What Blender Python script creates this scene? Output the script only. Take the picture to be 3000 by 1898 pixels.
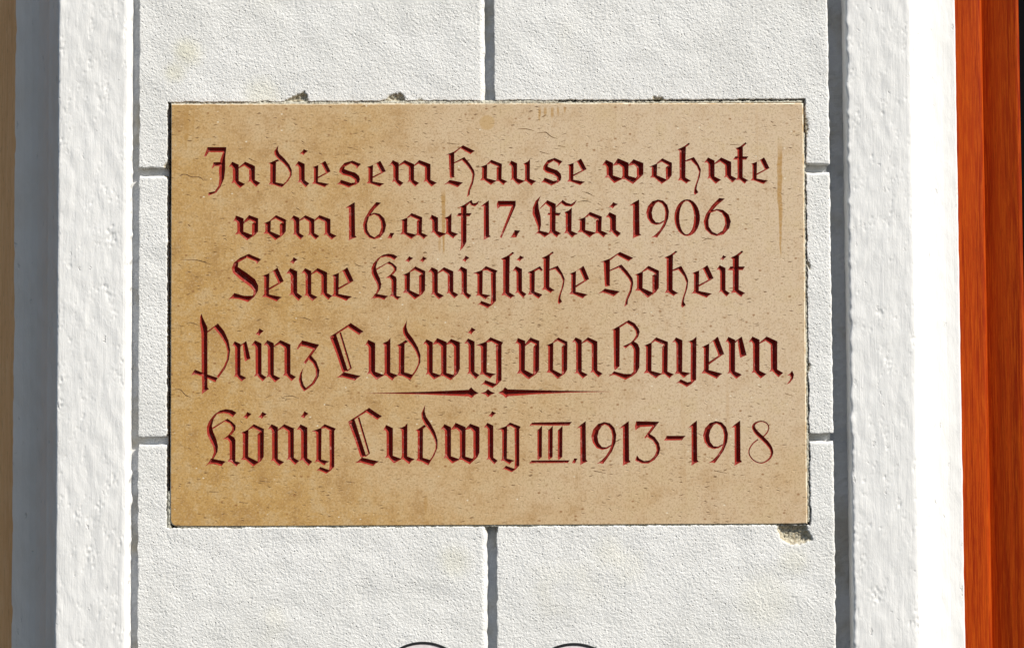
import bpy, math, random
import numpy as np
from mathutils import Matrix, Vector
from mathutils.geometry import delaunay_2d_cdt

# ------------------------------------------------------------------ scene, camera, light
for o in list(bpy.data.objects):
    bpy.data.objects.remove(o)
scn = bpy.context.scene
col = scn.collection

F_PX = 6000.0                     # focal length in photograph pixels (3000 px wide)
DIST, PITCH, ROLL = 3.0, math.radians(2.9), -0.0055
ZC = 1.75                         # height of the picture's centre on the wall
cam_d = bpy.data.cameras.new("camera")
cam_d.sensor_width = 36.0
cam_d.lens = 36.0 * F_PX / 3000.0
cam_d.clip_start, cam_d.clip_end = 0.05, 200.0
cam = bpy.data.objects.new("camera", cam_d)
col.objects.link(cam)
RC = Matrix.Rotation(math.pi / 2 + PITCH, 3, 'X') @ Matrix.Rotation(ROLL, 3, 'Z')
CAM = Vector((0.0, -DIST, ZC - DIST * math.tan(PITCH)))
cam.matrix_world = Matrix.Translation(CAM) @ RC.to_4x4()
scn.camera = cam

SUN_AZ, SUN_EL = 52.0, 42.0       # degrees right of the wall's normal, above the horizon
world = bpy.data.worlds.new("World")
scn.world = world
world.use_nodes = True
wn = world.node_tree
wn.nodes.clear()
sky = wn.nodes.new("ShaderNodeTexSky")
sky.sky_type = 'NISHITA'
sky.sun_disc = False
sky.sun_elevation = math.radians(SUN_EL)
sky.sun_rotation = math.radians(180.0 - SUN_AZ)
bg = wn.nodes.new("ShaderNodeBackground")
bg.inputs["Strength"].default_value = 0.09
wo = wn.nodes.new("ShaderNodeOutputWorld")
wn.links.new(sky.outputs[0], bg.inputs[0])
wn.links.new(bg.outputs[0], wo.inputs[0])

sun_d = bpy.data.lights.new("sun", 'SUN')
sun_d.energy = 5.0
sun_d.angle = math.radians(0.5)
sun_d.color = (1.0, 0.95, 0.86)
sun = bpy.data.objects.new("sun", sun_d)
col.objects.link(sun)
a, e = math.radians(SUN_AZ), math.radians(SUN_EL)
SUN = Vector((math.sin(a) * math.cos(e), -math.cos(a) * math.cos(e), math.sin(e)))
sun.rotation_euler = SUN.to_track_quat('Z', 'Y').to_euler()
sun.location = SUN * 6 + Vector((0, 0, ZC))

scn.view_settings.view_transform = 'Standard'
scn.view_settings.look = 'None'
scn.view_settings.exposure = 0.13
scn.view_settings.gamma = 1.0
scn.view_settings.use_curve_mapping = False
scn.render.engine = 'CYCLES'


def W(px, py, Y=0.0):
    """photograph pixel -> (x, z) on the wall-parallel plane y = Y"""
    d = RC @ Vector(((px - 1500.0) / F_PX, (949.0 - py) / F_PX, -1.0))
    t = (Y - CAM.y) / d.y
    return CAM.x + d.x * t, CAM.z + d.z * t


def WX(px, Y=0.0, py=949):
    return W(px, py, Y)[0]


def WZ(py, Y=0.0, px=1500):
    return W(px, py, Y)[1]


# ------------------------------------------------------------------ helpers
def noise_field(seed, lo, hi, L=2.0, n=2048, ax=1.0, az=1.0, slope=0.0):
    """periodic band-limited noise (wavelengths lo..hi metres, stretched by ax/az), unit deviation"""
    r = np.random.default_rng(seed)
    f = np.fft.rfft2(r.standard_normal((n, n)))
    kz = np.fft.fftfreq(n, L / n)[:, None] * az
    kx = np.fft.rfftfreq(n, L / n)[None, :] * ax
    k = np.sqrt(kx * kx + kz * kz) + 1e-9
    m = np.exp(-(k * lo) ** 2) * (1 - np.exp(-(k * hi) ** 2)) * k ** slope
    g = np.fft.irfft2(f * m, s=(n, n))
    g = (g - g.mean()) / g.std()

    def sample(x, z):
        u = (np.asarray(x) / L * n) % n
        v = (np.asarray(z) / L * n) % n
        i, j = np.floor(u).astype(int), np.floor(v).astype(int)
        fu, fv = u - i, v - j
        i2, j2 = (i + 1) % n, (j + 1) % n
        i, j = i % n, j % n
        return (g[j, i] * (1 - fu) * (1 - fv) + g[j, i2] * fu * (1 - fv)
                + g[j2, i] * (1 - fu) * fv + g[j2, i2] * fu * fv)
    return sample


def mesh_obj(name, verts, faces, mat, parent=None, smooth=False, attrs=None):
    me = bpy.data.meshes.new(name)
    verts = np.asarray(verts, dtype=np.float64)
    if isinstance(faces, np.ndarray):
        k = faces.shape[1]
        me.vertices.add(len(verts))
        me.vertices.foreach_set("co", verts.astype(np.float32).ravel())
        me.loops.add(faces.size)
        me.loops.foreach_set("vertex_index", faces.astype(np.int32).ravel())
        me.polygons.add(len(faces))
        me.polygons.foreach_set("loop_start", np.arange(0, faces.size, k, dtype=np.int32))
        me.polygons.foreach_set("loop_total", np.full(len(faces), k, dtype=np.int32))
        me.update(calc_edges=True)
    else:
        me.from_pydata([tuple(v) for v in verts], [], [tuple(f) for f in faces])
        me.update()
    if attrs:
        for nm, arr in attrs.items():
            at = me.attributes.new(nm, 'FLOAT', 'POINT')
            at.data.foreach_set("value", np.asarray(arr, dtype=np.float32))
    me.materials.append(mat)
    if smooth:
        me.polygons.foreach_set("use_smooth", np.ones(len(me.polygons), dtype=bool))
    o = bpy.data.objects.new(name, me)
    col.objects.link(o)
    if parent:
        o.parent = parent
    return o


def thing(name, label, cat, loc=(0, 0, 0), group=None):
    o = bpy.data.objects.new(name, None)
    col.objects.link(o)
    o.location = loc
    o.empty_display_size = 0.05
    o["label"] = label
    o["category"] = cat
    o["kind"] = "thing"
    if group:
        o["group"] = group
    return o


def grid_faces(nz, nx):
    i = np.arange(nz * nx).reshape(nz, nx)
    return np.stack([i[:-1, :-1], i[:-1, 1:], i[1:, 1:], i[1:, :-1]], -1).reshape(-1, 4)


def compact(verts, faces, attrs=None):
    used = np.zeros(len(verts), bool)
    used[faces.ravel()] = True
    m = np.cumsum(used) - 1
    at = {k: v[used] for k, v in attrs.items()} if attrs else None
    return verts[used], m[faces], at


# ------------------------------------------------------------------ materials
class N:
    """tiny wrapper so node sockets can be combined with + - * and functions"""
    def __init__(self, mat, sock):
        self.m, self.s = mat, sock

    def _op(self, op, *others, clamp=False):
        n = self.m.node_tree.nodes.new("ShaderNodeMath")
        n.operation = op
        n.use_clamp = clamp
        for k, v in enumerate((self,) + others):
            if isinstance(v, N):
                self.m.node_tree.links.new(v.s, n.inputs[k])
            else:
                n.inputs[k].default_value = v
        return N(self.m, n.outputs[0])

    def __add__(self, o): return self._op('ADD', o)
    def __sub__(self, o): return self._op('SUBTRACT', o)
    def __mul__(self, o): return self._op('MULTIPLY', o)
    def abs(self): return self._op('ABSOLUTE')
    def mul_c(self, o): return self._op('MULTIPLY', o, clamp=True)
    def add_c(self, o): return self._op('ADD', o, clamp=True)
    def max(self, o): return self._op('MAXIMUM', o)
    def min(self, o): return self._op('MINIMUM', o)

    def ramp(self, a, b, lo=0.0, hi=1.0):
        n = self.m.node_tree.nodes.new("ShaderNodeMapRange")
        n.interpolation_type = 'SMOOTHSTEP'
        for k, v in zip(("From Min", "From Max", "To Min", "To Max"), (a, b, lo, hi)):
            n.inputs[k].default_value = v
        self.m.node_tree.links.new(self.s, n.inputs["Value"])
        return N(self.m, n.outputs[0])


class Mat:
    def __init__(self, name):
        self.m = bpy.data.materials.new(name)
        self.m.use_nodes = True
        self.t = self.m.node_tree
        self.b = self.t.nodes["Principled BSDF"]
        self.tc = self.t.nodes.new("ShaderNodeTexCoord")
        self.obj = self.tc.outputs["Object"]

    def new(self, kind, **inp):
        n = self.t.nodes.new(kind)
        for k, v in inp.items():
            n.inputs[k].default_value = v
        return n

    def link(self, a, b):
        self.t.links.new(a.s if isinstance(a, N) else a, b)

    def coords(self, scale=(1, 1, 1), rot=(0, 0, 0), loc=(0, 0, 0)):
        n = self.t.nodes.new("ShaderNodeMapping")
        n.inputs["Scale"].default_value = scale
        n.inputs["Rotation"].default_value = rot
        n.inputs["Location"].default_value = loc
        self.link(self.obj, n.inputs[0])
        return n.outputs[0]

    def xyz(self):
        n = self.t.nodes.new("ShaderNodeSeparateXYZ")
        self.link(self.obj, n.inputs[0])
        return [N(self.m, s) for s in n.outputs]

    def noise(self, scale, detail=4.0, rough=0.55, vec=None, dist=0.0):
        n = self.new("ShaderNodeTexNoise", Scale=scale, Detail=detail, Roughness=rough, Distortion=dist)
        self.link(vec if vec is not None else self.obj, n.inputs["Vector"])
        return N(self.m, n.outputs[0])

    def voronoi(self, scale, vec=None, rnd=1.0):
        n = self.new("ShaderNodeTexVoronoi", Scale=scale, Randomness=rnd)
        self.link(vec if vec is not None else self.obj, n.inputs["Vector"])
        sep = self.t.nodes.new("ShaderNodeSeparateColor")
        self.link(n.outputs["Color"], sep.inputs[0])
        return N(self.m, n.outputs["Distance"]), N(self.m, sep.outputs[0]), N(self.m, sep.outputs[1])

    def mix(self, fac, a, b):
        n = self.t.nodes.new("ShaderNodeMix")
        n.data_type = 'RGBA'
        if isinstance(fac, N):
            self.link(fac, n.inputs[0])
        else:
            n.inputs[0].default_value = fac
        for k, v in ((6, a), (7, b)):
            if isinstance(v, tuple):
                n.inputs[k].default_value = (*v, 1.0)
            else:
                self.link(v, n.inputs[k])
        return n.outputs[2]

    def attr(self, name):
        n = self.t.nodes.new("ShaderNodeAttribute")
        n.attribute_name = name
        return N(self.m, n.outputs["Fac"])

    def bump(self, height, dist, strength=1.0, normal=None):
        n = self.new("ShaderNodeBump", Strength=strength, Distance=dist)
        self.link(height, n.inputs["Height"])
        if normal is not None:
            self.link(normal, n.inputs["Normal"])
        return n.outputs[0]

    def done(self, color, rough=0.8, normal=None, spec=0.5, coat=0.0):
        if isinstance(color, tuple):
            self.b.inputs["Base Color"].default_value = (*color, 1.0)
        else:
            self.link(color, self.b.inputs["Base Color"])
        if isinstance(rough, N):
            self.link(rough, self.b.inputs["Roughness"])
        else:
            self.b.inputs["Roughness"].default_value = rough
        self.b.inputs["Specular IOR Level"].default_value = spec
        self.b.inputs["Coat Weight"].default_value = coat
        self.b.inputs["Coat Roughness"].default_value = 0.25
        if normal is not None:
            self.link(normal, self.b.inputs["Normal"])
        return self.m


def mat_rough_plaster():
    M = Mat("rough_white_plaster")
    fine = M.noise(620.0, 3.0, 0.6)
    mid = M.noise(300.0, 3.0, 0.55)
    d, r1, r2 = M.voronoi(210.0)
    pit = d.ramp(0.10, 0.30, 1.0, 0.0) * r1.ramp(0.66, 0.72)
    h = fine * 0.55 + mid * 0.95 - pit * 0.55
    nrm = M.bump(h, 0.0017, 0.8)
    blot = M.noise(7.0, 4.0, 0.6)
    c = M.mix(blot.ramp(0.35, 0.7), (0.80, 0.795, 0.775), (0.745, 0.74, 0.715))
    yel = M.noise(4.5, 3.0, 0.6, vec=M.coords(loc=(3.1, 0, 1.7)))
    c = M.mix(yel.ramp(0.60, 0.78) * 0.35, c, (0.74, 0.70, 0.52))
    x, y, z = M.xyz()
    for bx, bz, br, k in STAINS:                      # yellowed patches and a rust run in the paint
        rr = ((x - bx) * (x - bx) + (z - bz) * (z - bz))._op('SQRT') + (blot - 0.5) * (br * 1.2)
        c = M.mix(rr.ramp(br * 0.2, br, 1.0, 0.0) * k, c, (0.70, 0.66, 0.44))
    c = M.mix(pit * 0.42, c, (0.34, 0.33, 0.30))
    chip = M.attr("chip")
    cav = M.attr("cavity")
    grit = M.noise(260.0, 4.0, 0.7)
    cc = M.mix(grit.ramp(0.4, 0.62), (0.36, 0.31, 0.22), (0.60, 0.56, 0.45))
    c = M.mix(chip, c, cc)
    c = M.mix(cav, c, (0.045, 0.036, 0.026))  # pocket gap coloured near black to strengthen the plaque's shadow
    return M.done(c, 0.92, nrm, 0.25)


def mat_smooth_plaster(name, c1, c2):
    M = Mat(name)
    streak = M.noise(1.0, 5.0, 0.65, vec=M.coords(scale=(520, 520, 13)))
    lump = M.noise(1.0, 7.0, 0.66, vec=M.coords(scale=(70, 70, 24)), dist=0.4)
    x, y, z = M.xyz()
    wig = M.noise(190.0, 3.0, 0.6)
    cv = M.t.nodes.new("ShaderNodeCombineXYZ")
    M.link(x * 120.0 + z * 26.0 + wig * 1.3, cv.inputs[0])
    M.link(y * 120.0, cv.inputs[1])
    M.link(z * 52.0 + wig * 0.9, cv.inputs[2])
    d, r1, r2 = M.voronoi(1.0, vec=cv.outputs[0])
    dens = M.noise(16.0, 3.0, 0.6, vec=M.coords(loc=(4, 1, 3))).ramp(0.42, 0.66, 0.02, 0.34)
    pit = d.ramp(0.08, 0.30, 1.0, 0.0) * (dens - r1)._op('GREATER_THAN', 0.0) * r2.ramp(0.0, 1.0, 0.35, 1.0)
    h = streak * 0.42 + lump * 1.3 - pit * 1.0
    nrm = M.bump(h, 0.0016, 0.6)
    c = M.mix(M.noise(9.0, 4.0).ramp(0.35, 0.7), c1, c2)
    c = M.mix(pit * 0.35, c, (0.36, 0.35, 0.33))
    return M.done(c, 0.85, nrm, 0.3)


def mat_joint(name, c1, c2):
    M = Mat(name)
    n1 = M.noise(90.0, 4.0, 0.6)
    nrm = M.bump(n1, 0.002, 0.6)
    c = M.mix(M.noise(14.0, 4.0).ramp(0.45, 0.7), c1, c2)
    return M.done(c, 0.9, nrm, 0.25)


def mat_mortar():
    M = Mat("grey_bedding_mortar")
    n1 = M.noise(330.0, 4.0, 0.65)
    nrm = M.bump(n1, 0.002, 0.9)
    c = M.mix(n1.ramp(0.35, 0.6), (0.30, 0.28, 0.22), (0.58, 0.56, 0.47))
    return M.done(c, 0.95, nrm, 0.2)


def mat_stone():
    """polished fossil limestone; object coordinates: x from the tablet's middle, z from its foot"""
    M = Mat("tan_fossil_limestone")
    x, y, z = M.xyz()
    big = M.noise(3.6, 3.0, 0.55)
    warm = (x * -0.95 + (z - 0.3) * -0.50 + (big - 0.5) * 1.1 + 0.48)._op('ADD', 0.0, clamp=True)
    wf = warm.ramp(0.12, 0.95)
    mot = wf * 0.62 + 0.38
    c = M.mix(wf, (0.655, 0.505, 0.345), (0.53, 0.315, 0.10))
    cloud = M.noise(26.0, 6.0, 0.68)
    c = M.mix(cloud.ramp(0.47, 0.68) * mot * 0.72, c, (0.38, 0.205, 0.062))
    c = M.mix(cloud.ramp(0.52, 0.34) * 0.50, c, (0.60, 0.45, 0.26))
    patch = M.noise(70.0, 5.0, 0.7, vec=M.coords(scale=(0.8, 1, 1.3), loc=(2, 2, 2)))
    c = M.mix(patch.ramp(0.52, 0.70) * mot * 0.45, c, (0.36, 0.20, 0.06))
    c = M.mix(patch.ramp(0.46, 0.32) * 0.35, c, (0.60, 0.46, 0.28))
    grain = M.noise(330.0, 3.0, 0.75)
    bed = M.noise(1.0, 4.0, 0.7, vec=M.coords(scale=(130, 130, 210)))
    c = M.mix(bed.ramp(0.52, 0.66) * mot * 0.50, c, (0.33, 0.19, 0.065))
    c = M.mix(bed.ramp(0.46, 0.32) * 0.30, c, (0.62, 0.45, 0.25))
    c = M.mix(grain.ramp(0.50, 0.64) * 0.48, c, (0.27, 0.165, 0.07))
    c = M.mix(grain.ramp(0.47, 0.34) * 0.5, c, (0.66, 0.50, 0.31))
    # weathering that ran down the face
    run = M.noise(1.0, 3.0, 0.6, vec=M.coords(scale=(65, 65, 2.6)))
    c = M.mix(run.ramp(0.55, 0.75) * x.ramp(-0.15, 0.3) * 0.30, c, (0.47, 0.29, 0.13))
    # short dark fossil dashes lying in the bedding
    dens = M.noise(7.0, 3.0, 0.6, vec=M.coords(loc=(5, 2, 1))).ramp(0.34, 0.62, 0.10, 0.50)
    wob = M.noise(45.0, 2.0)
    nm = M.t.nodes.new("ShaderNodeCombineXYZ")
    M.link(x * 78.0 + wob * 0.8, nm.inputs[0])
    M.link(y * 62.0, nm.inputs[1])
    M.link(z * 330.0 + x * 10.0 + wob * 5.0, nm.inputs[2])
    d, r1, r2 = M.voronoi(1.0, vec=nm.outputs[0])
    sel = (dens - r1)._op('GREATER_THAN', 0.0)
    dash = d.ramp(0.08, 0.36, 1.0, 0.0) * sel
    c = M.mix(dash * r2.ramp(0.0, 1.0, 0.12, 0.85), c, (0.16, 0.075, 0.025))
    # rusty spots
    d, r1, r2 = M.voronoi(95.0, vec=M.coords(scale=(1, 1, 1.5), loc=(1, 0, 4)))
    spot = d.ramp(0.10, 0.30, 1.0, 0.0) * r1.ramp(0.86, 0.90)
    c = M.mix(spot * 0.75, c, (0.25, 0.105, 0.028))
    # pale shell flecks
    d, r1, r2 = M.voronoi(120.0, vec=M.coords(loc=(7, 3, 2), scale=(0.8, 1, 1.1)))
    fleck = d.ramp(0.06, 0.20, 1.0, 0.0) * r1.ramp(0.92, 0.95)
    c = M.mix(fleck * 0.85, c, (0.82, 0.72, 0.55))
    # water marks: drips and a round blot
    def drip(c, x0, z0, z1, w, k, colr):
        wid = z.ramp(z0, z0 + (z1 - z0) * 0.6, 0.0, w * 0.55)
        edge = ((x - x0 + (wob - 0.5) * 0.005).abs() + wid * -1.0).ramp(0.0, w * 0.45, 1.0, 0.0)
        rng = z.ramp(z0, z0 + 0.012) * z.ramp(z1 - (z1 - z0) * 0.2, z1 + 0.004, 1.0, 0.0)
        return M.mix(edge * rng * bed.ramp(0.35, 0.6, 0.65, 1.0) * k, c, colr)
    for d_ in DRIPS:
        c = drip(c, *d_)
    bx, bz, br = BLOT
    rr = ((x - bx) * (x - bx) + (z - bz) * (z - bz))._op('SQRT')
    c = M.mix(rr.ramp(br * 0.75, br, 1.0, 0.0) * 0.55, c, (0.50, 0.31, 0.11))
    nrm = M.bump(grain * 0.4 + cloud * 0.3 - dash * 0.8 - fleck * 0.3, 0.0006, 0.5)
    return M.done(c, cloud.ramp(0.3, 0.7, 0.40, 0.60), nrm, 0.35)


def mat_arris():
    M = Mat("worn_pale_arris")
    n = M.noise(55.0, 4.0, 0.7)
    c = M.mix(n.ramp(0.40, 0.62), (0.78, 0.70, 0.55), (0.56, 0.40, 0.22))
    return M.done(c, 0.7, M.bump(n, 0.001, 0.5), 0.3)


def mat_red():
    M = Mat("red_letter_paint")
    n = M.noise(120.0, 5.0, 0.65)
    f = M.noise(430.0, 3.0, 0.6)
    c = M.mix(n.ramp(0.35, 0.65), (0.29, 0.026, 0.015), (0.21, 0.016, 0.011))
    c = M.mix(n.ramp(0.54, 0.68) * f.ramp(0.40, 0.55) * 0.75, c, (0.46, 0.17, 0.13))
    return M.done(c, 0.5, M.bump(f * 0.6 + n, 0.0008, 0.5), 0.25)


def mat_wood(name, c1, c2, c3, coat=0.35):
    M = Mat(name)
    fib = M.noise(1.0, 5.0, 0.65, vec=M.coords(scale=(520, 520, 17)))
    ring = M.noise(1.0, 4.0, 0.55, vec=M.coords(scale=(90, 90, 2.2)), dist=0.6)
    pore = M.noise(1.0, 3.0, 0.6, vec=M.coords(scale=(900, 900, 60)))
    c = M.mix(ring.ramp(0.32, 0.68), c1, c2)
    c = M.mix(fib.ramp(0.42, 0.64) * 0.6, c, c3)
    c = M.mix(pore.ramp(0.56, 0.70) * 0.45, c, tuple(v * 0.35 for v in c3))
    nrm = M.bump(fib * 0.5 + pore * 0.5, 0.0008, 0.45)
    return M.done(c, 0.5, nrm, 0.08, coat)


def mat_plain(name, c, rough, spec=0.5):
    M = Mat(name)
    n = M.noise(140.0, 4.0, 0.6)
    cc = M.mix(n.ramp(0.35, 0.65), c, tuple(v * 0.86 for v in c))
    return M.done(cc, rough, M.bump(n, 0.0012, 0.45), spec)


# ------------------------------------------------------------------ the wall pier of rusticated blocks
PLAQUE_Y = -0.003
P_TL, P_TR = W(502, 306, PLAQUE_Y), W(2353, 303, PLAQUE_Y)
P_BR, P_BL = W(2366, 1534, PLAQUE_Y), W(499, 1541, PLAQUE_Y)
PX0 = (P_TL[0] + P_BL[0]) / 2
PX1 = (P_TR[0] + P_BR[0]) / 2
PZ1 = (P_TL[1] + P_TR[1]) / 2
PZ0 = (P_BL[1] + P_BR[1]) / 2
PCX = (PX0 + PX1) / 2


def lp(px, py):
    """photograph pixel -> plaque-local x, z"""
    xx, zz = W(px, py, PLAQUE_Y)
    return xx - PCX, zz - PZ0


PXM = 0.0005
DRIPS = []
for (px, y0, y1, w, k) in ((1300, 548, 752, 7.5, 0.55), (2287, 405, 757, 8.5, 0.60), (1288, 690, 750, 5, .3),
                           (1581, 318, 366, 5, 0.5), (1597, 318, 350, 5, 0.5), (1617, 318, 357, 5, 0.5),
                           (1634, 318, 349, 4, 0.45), (1655, 318, 343, 4, 0.45), (1247, 1450, 1515, 6, .35),
                           (546, 310, 450, 9, 0.35), (566, 330, 420, 5, 0.25)):
    lx, lz0 = lp(px, y1)
    _, lz1 = lp(px, y0)
    DRIPS.append((lx, lz0, lz1, w * PXM, min(0.95, k * 1.7), (0.43, 0.24, 0.07)))
BLOT = (*lp(1427, 360), 25 * PXM)

STAINS = []
for (px, py, r, k) in ((545, 150, 62, .42), (508, 212, 48, .34), (1330, 1640, 70, .25), (770, 285, 80, .25), (2330, 1640, 60, .2), (2240, 1760, 110, .16)):
    sx_, sz_ = W(px, py)
    STAINS.append((sx_, sz_ - WZ(2090), r * PXM, k))
ROUGH = mat_rough_plaster()
SMOOTH = mat_smooth_plaster("trowelled_white_plaster", (0.81, 0.805, 0.79), (0.77, 0.765, 0.75))
WARM_BOUNCE = mat_smooth_plaster("trowelled_plaster_bounce_tint", (0.86, 0.79, 0.70), (0.80, 0.72, 0.62))  # left reveal's warm tint stands in for bounced light
JOINT = mat_joint("painted_joint_plaster", (0.60, 0.61, 0.63), (0.48, 0.44, 0.36))
JOINT_SHADED = mat_joint("shade_darkened_joint_plaster", (0.44, 0.45, 0.47), (0.36, 0.34, 0.31))  # joint plaster with a darker colour that deepens shade in the right groove
MORTAR = mat_mortar()

n_wave = noise_field(11, 0.05, 0.5)
n_lump = noise_field(12, 0.006, 0.05)
n_grain = noise_field(13, 0.0017, 0.0045)
n_edge = noise_field(14, 0.016, 0.12)
n_edge2 = noise_field(15, 0.003, 0.02)

JD = 0.036                                    # depth of the joints
POCKET = (PX0 - 0.0062, PX1 + 0.0042, PZ0 - 0.0022, PZ1 + 0.0052)

# chips knocked out of the plaster along the plaque: polygon in photo pixels, depth
CHIPS = [([(832, 296), (868, 277), (893, 266), (901, 280), (904, 303), (840, 303)], 0.009),
         ([(1112, 303), (1140, 281), (1172, 271), (1184, 283), (1192, 303)], 0.008),
         ([(1218, 303), (1222, 289), (1240, 290), (1248, 303)], 0.004),
         ([(1908, 281), (1938, 284), (1958, 298), (1950, 303), (1918, 300)], 0.005),
         ([(2272, 1536), (2278, 1560), (2290, 1584), (2315, 1596), (2352, 1593), (2380, 1582), (2378, 1570),
           (2366, 1552), (2364, 1536)], 0.010),
         ([(2360, 752), (2370, 768), (2376, 788), (2372, 792), (2360, 776)], 0.006),
         ([(2360, 1058), (2374, 1066), (2379, 1074), (2370, 1086), (2360, 1090)], 0.006),
         ([(2360, 1096), (2370, 1100), (2366, 1116), (2360, 1116)], 0.006),
         ([(2358, 330), (2366, 350), (2370, 380), (2364, 400), (2358, 402)], 0.005),
         ([(480, 486), (494, 470), (500, 486), (500, 532), (490, 522), (476, 518)], 0.012),
         ([(1432, 1541), (1420, 1548), (1428, 1566), (1448, 1576), (1458, 1556), (1456, 1541)], 0.009)]
CHIPS = [(np.array([W(*p) for p in poly]), dep) for poly, dep in CHIPS]


def poly_sd(P, x, z):
    """signed distance (positive inside) to a polygon"""
    A, B = P, np.roll(P, -1, 0)
    inside = np.zeros(x.shape, bool)
    dm = np.full(x.shape, 1e9)
    for (ax, az), (bx, bz) in zip(A, B):
        cond = (az > z) != (bz > z)
        xi = (bx - ax) * (z - az) / (bz - az + 1e-30) + ax
        inside ^= cond & (x < xi)
        ex, ez = bx - ax, bz - az
        t = np.clip(((x - ax) * ex + (z - az) * ez) / (ex * ex + ez * ez), 0, 1)
        dm = np.minimum(dm, np.hypot(x - ax - t * ex, z - az - t * ez))
    return np.where(inside, dm, -dm)


def axis_points(lo, hi, step, extra=()):
    near = [0.0, 0.0006, 0.0014, 0.0024, 0.0036]
    body = np.arange(lo + 0.005, hi - 0.005, step)
    pts = np.concatenate([[lo + n for n in near], body, [hi - n for n in near]])
    for q in extra:
        if lo < q < hi:
            pts = pts[np.abs(pts - q) > 0.0009]
            pts = np.concatenate([pts, [q - 0.00025, q + 0.00025]])
    pts = np.sort(pts)
    return np.concatenate([[lo], pts, [hi]])      # doubled ends carry the side walls


def make_block(parent, xa, xb, za, zb, seed, radii=(0.0045, 0.0045, 0.0045, 0.0045)):
    """radii: left, right, bottom, top"""
    xs = axis_points(xa, xb, 0.00145, POCKET[:2])
    zs = axis_points(za, zb, 0.00145, POCKET[2:])
    X, Z = np.meshgrid(xs, zs)
    nz, nx = X.shape
    tl, tr, tb, tt = X - xa, xb - X, Z - za, zb - Z
    ex = np.maximum(np.maximum(0, 1 - tl / radii[0]) * radii[0], np.maximum(0, 1 - tr / radii[1]) * radii[1])
    ez = np.maximum(np.maximum(0, 1 - tb / radii[2]) * radii[2], np.maximum(0, 1 - tt / radii[3]) * radii[3])
    r = max(radii)
    ee = np.minimum(np.hypot(ex, ez), r * 0.999)
    Y = r - np.sqrt(r * r - ee * ee)
    fall = lambda t: np.exp(-(t / 0.006) ** 2)
    ofs = seed * 0.37
    kx = n_edge(Z + ofs, ofs) * 0.00045 + n_edge2(Z + ofs, ofs + .4) * 0.00009
    kz = n_edge(X + ofs, ofs + 0.9) * 0.00045 + n_edge2(X + ofs, ofs + .7) * 0.00009
    Xn = X + kx * (fall(tl) + fall(tr))
    Zn = Z + kz * (fall(tb) + fall(tt))
    inner = np.clip(np.minimum(np.minimum(tl, tr), np.minimum(tb, tt)) / 0.004, 0.25, 1)
    g = n_grain(X, Z)
    Y = Y - n_wave(X, Z) * 0.0003 - n_lump(X, Z) * 0.00010 - np.clip(g, -2.4, 1.2) * 0.00019 * inner
    chip = np.zeros(X.shape)
    for P, dep in CHIPS:
        mn, mx = P.min(0) - 0.01, P.max(0) + 0.01
        if mx[0] < xa or mn[0] > xb or mx[1] < za or mn[1] > zb:
            continue
        sd = poly_sd(P, X, Z) + n_edge2(X * 1.0, Z) * 0.0008
        f = np.clip(sd / 0.0075, 0, 1) ** 0.7
        Y = Y + dep * f * (0.85 + 0.10 * n_lump(X * 2, Z * 2))
        chip = np.maximum(chip, np.clip(sd / 0.001, 0, 1))
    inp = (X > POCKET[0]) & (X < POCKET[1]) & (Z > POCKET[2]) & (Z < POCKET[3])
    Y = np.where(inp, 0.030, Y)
    # ragged pocket edge
    near_p = np.exp(-(np.minimum(np.abs(X - POCKET[0]), np.abs(X - POCKET[1])) / 0.002) ** 2) * \
        ((Z > POCKET[2] - .003) & (Z < POCKET[3] + .003))
    Xn = Xn + near_p * (n_edge(Z + 3, ofs) * 0.0005 + n_edge2(Z, ofs) * 0.0004)
    near_q = np.exp(-(np.minimum(np.abs(Z - POCKET[2]), np.abs(Z - POCKET[3])) / 0.002) ** 2) * \
        ((X > POCKET[0] - .003) & (X < POCKET[1] + .003))
    Zn = Zn + near_q * (n_edge(X + 5, ofs) * 0.0004 + n_edge2(X, ofs) * 0.0004)
    for sl in ((slice(None), 0), (slice(None), -1), (0, slice(None)), (-1, slice(None))):
        Y[sl] = np.where(inp[sl], 0.030, JD + 0.004)
    V = np.stack([Xn, Y, Zn - 0.0], -1).reshape(-1, 3)
    F = grid_faces(nz, nx)
    deep = ((X > POCKET[0] + 0.012) & (X < POCKET[1] - 0.012) & (Z > POCKET[2] + 0.012) & (Z < POCKET[3] - 0.012)).ravel()
    F = F[~deep[F].all(1)]
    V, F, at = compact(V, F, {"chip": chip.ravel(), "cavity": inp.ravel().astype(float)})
    V = V - np.array(parent.location)
    return mesh_obj("block", V, F, ROUGH, parent, True, at)


wall = thing("rusticated_wall", "white rough plastered wall pier with recessed joints around the tan stone plaque", "wall",
             (0, 0, WZ(2090)))
BX0, BX1 = WX(406), WX(2437)
CJ0, CJ1 = WX(1424), WX(1452)
J1a, J1b = WZ(485, px=1450), WZ(509, px=1450)      # upper joint: top, bottom
J2a, J2b = WZ(1273, px=1450), WZ(1297, px=1450)
TOP, BOT = WZ(-285), WZ(2090)
RL, RR, RB, RT = 0.002, 0.0085, 0.0022, 0.005
make_block(wall, BX0, CJ0, J1a, TOP, 1, (RL, RR, RB, RT))
make_block(wall, CJ1, BX1, J1a, TOP, 2, (RL, 0.0035, RB, RT))
make_block(wall, BX0, POCKET[0] + 0.02, J2a, J1b, 3, (RL, 0.0035, RB, RT))
make_block(wall, POCKET[1] - 0.02, BX1, J2a, J1b, 6, (RL, 0.0035, RB, RT))
make_block(wall, BX0, CJ0, BOT, J2b, 4, (RL, RR, RB, RT))
make_block(wall, CJ1, BX1, BOT, J2b, 5, (RL, 0.0035, RB, RT))

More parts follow.
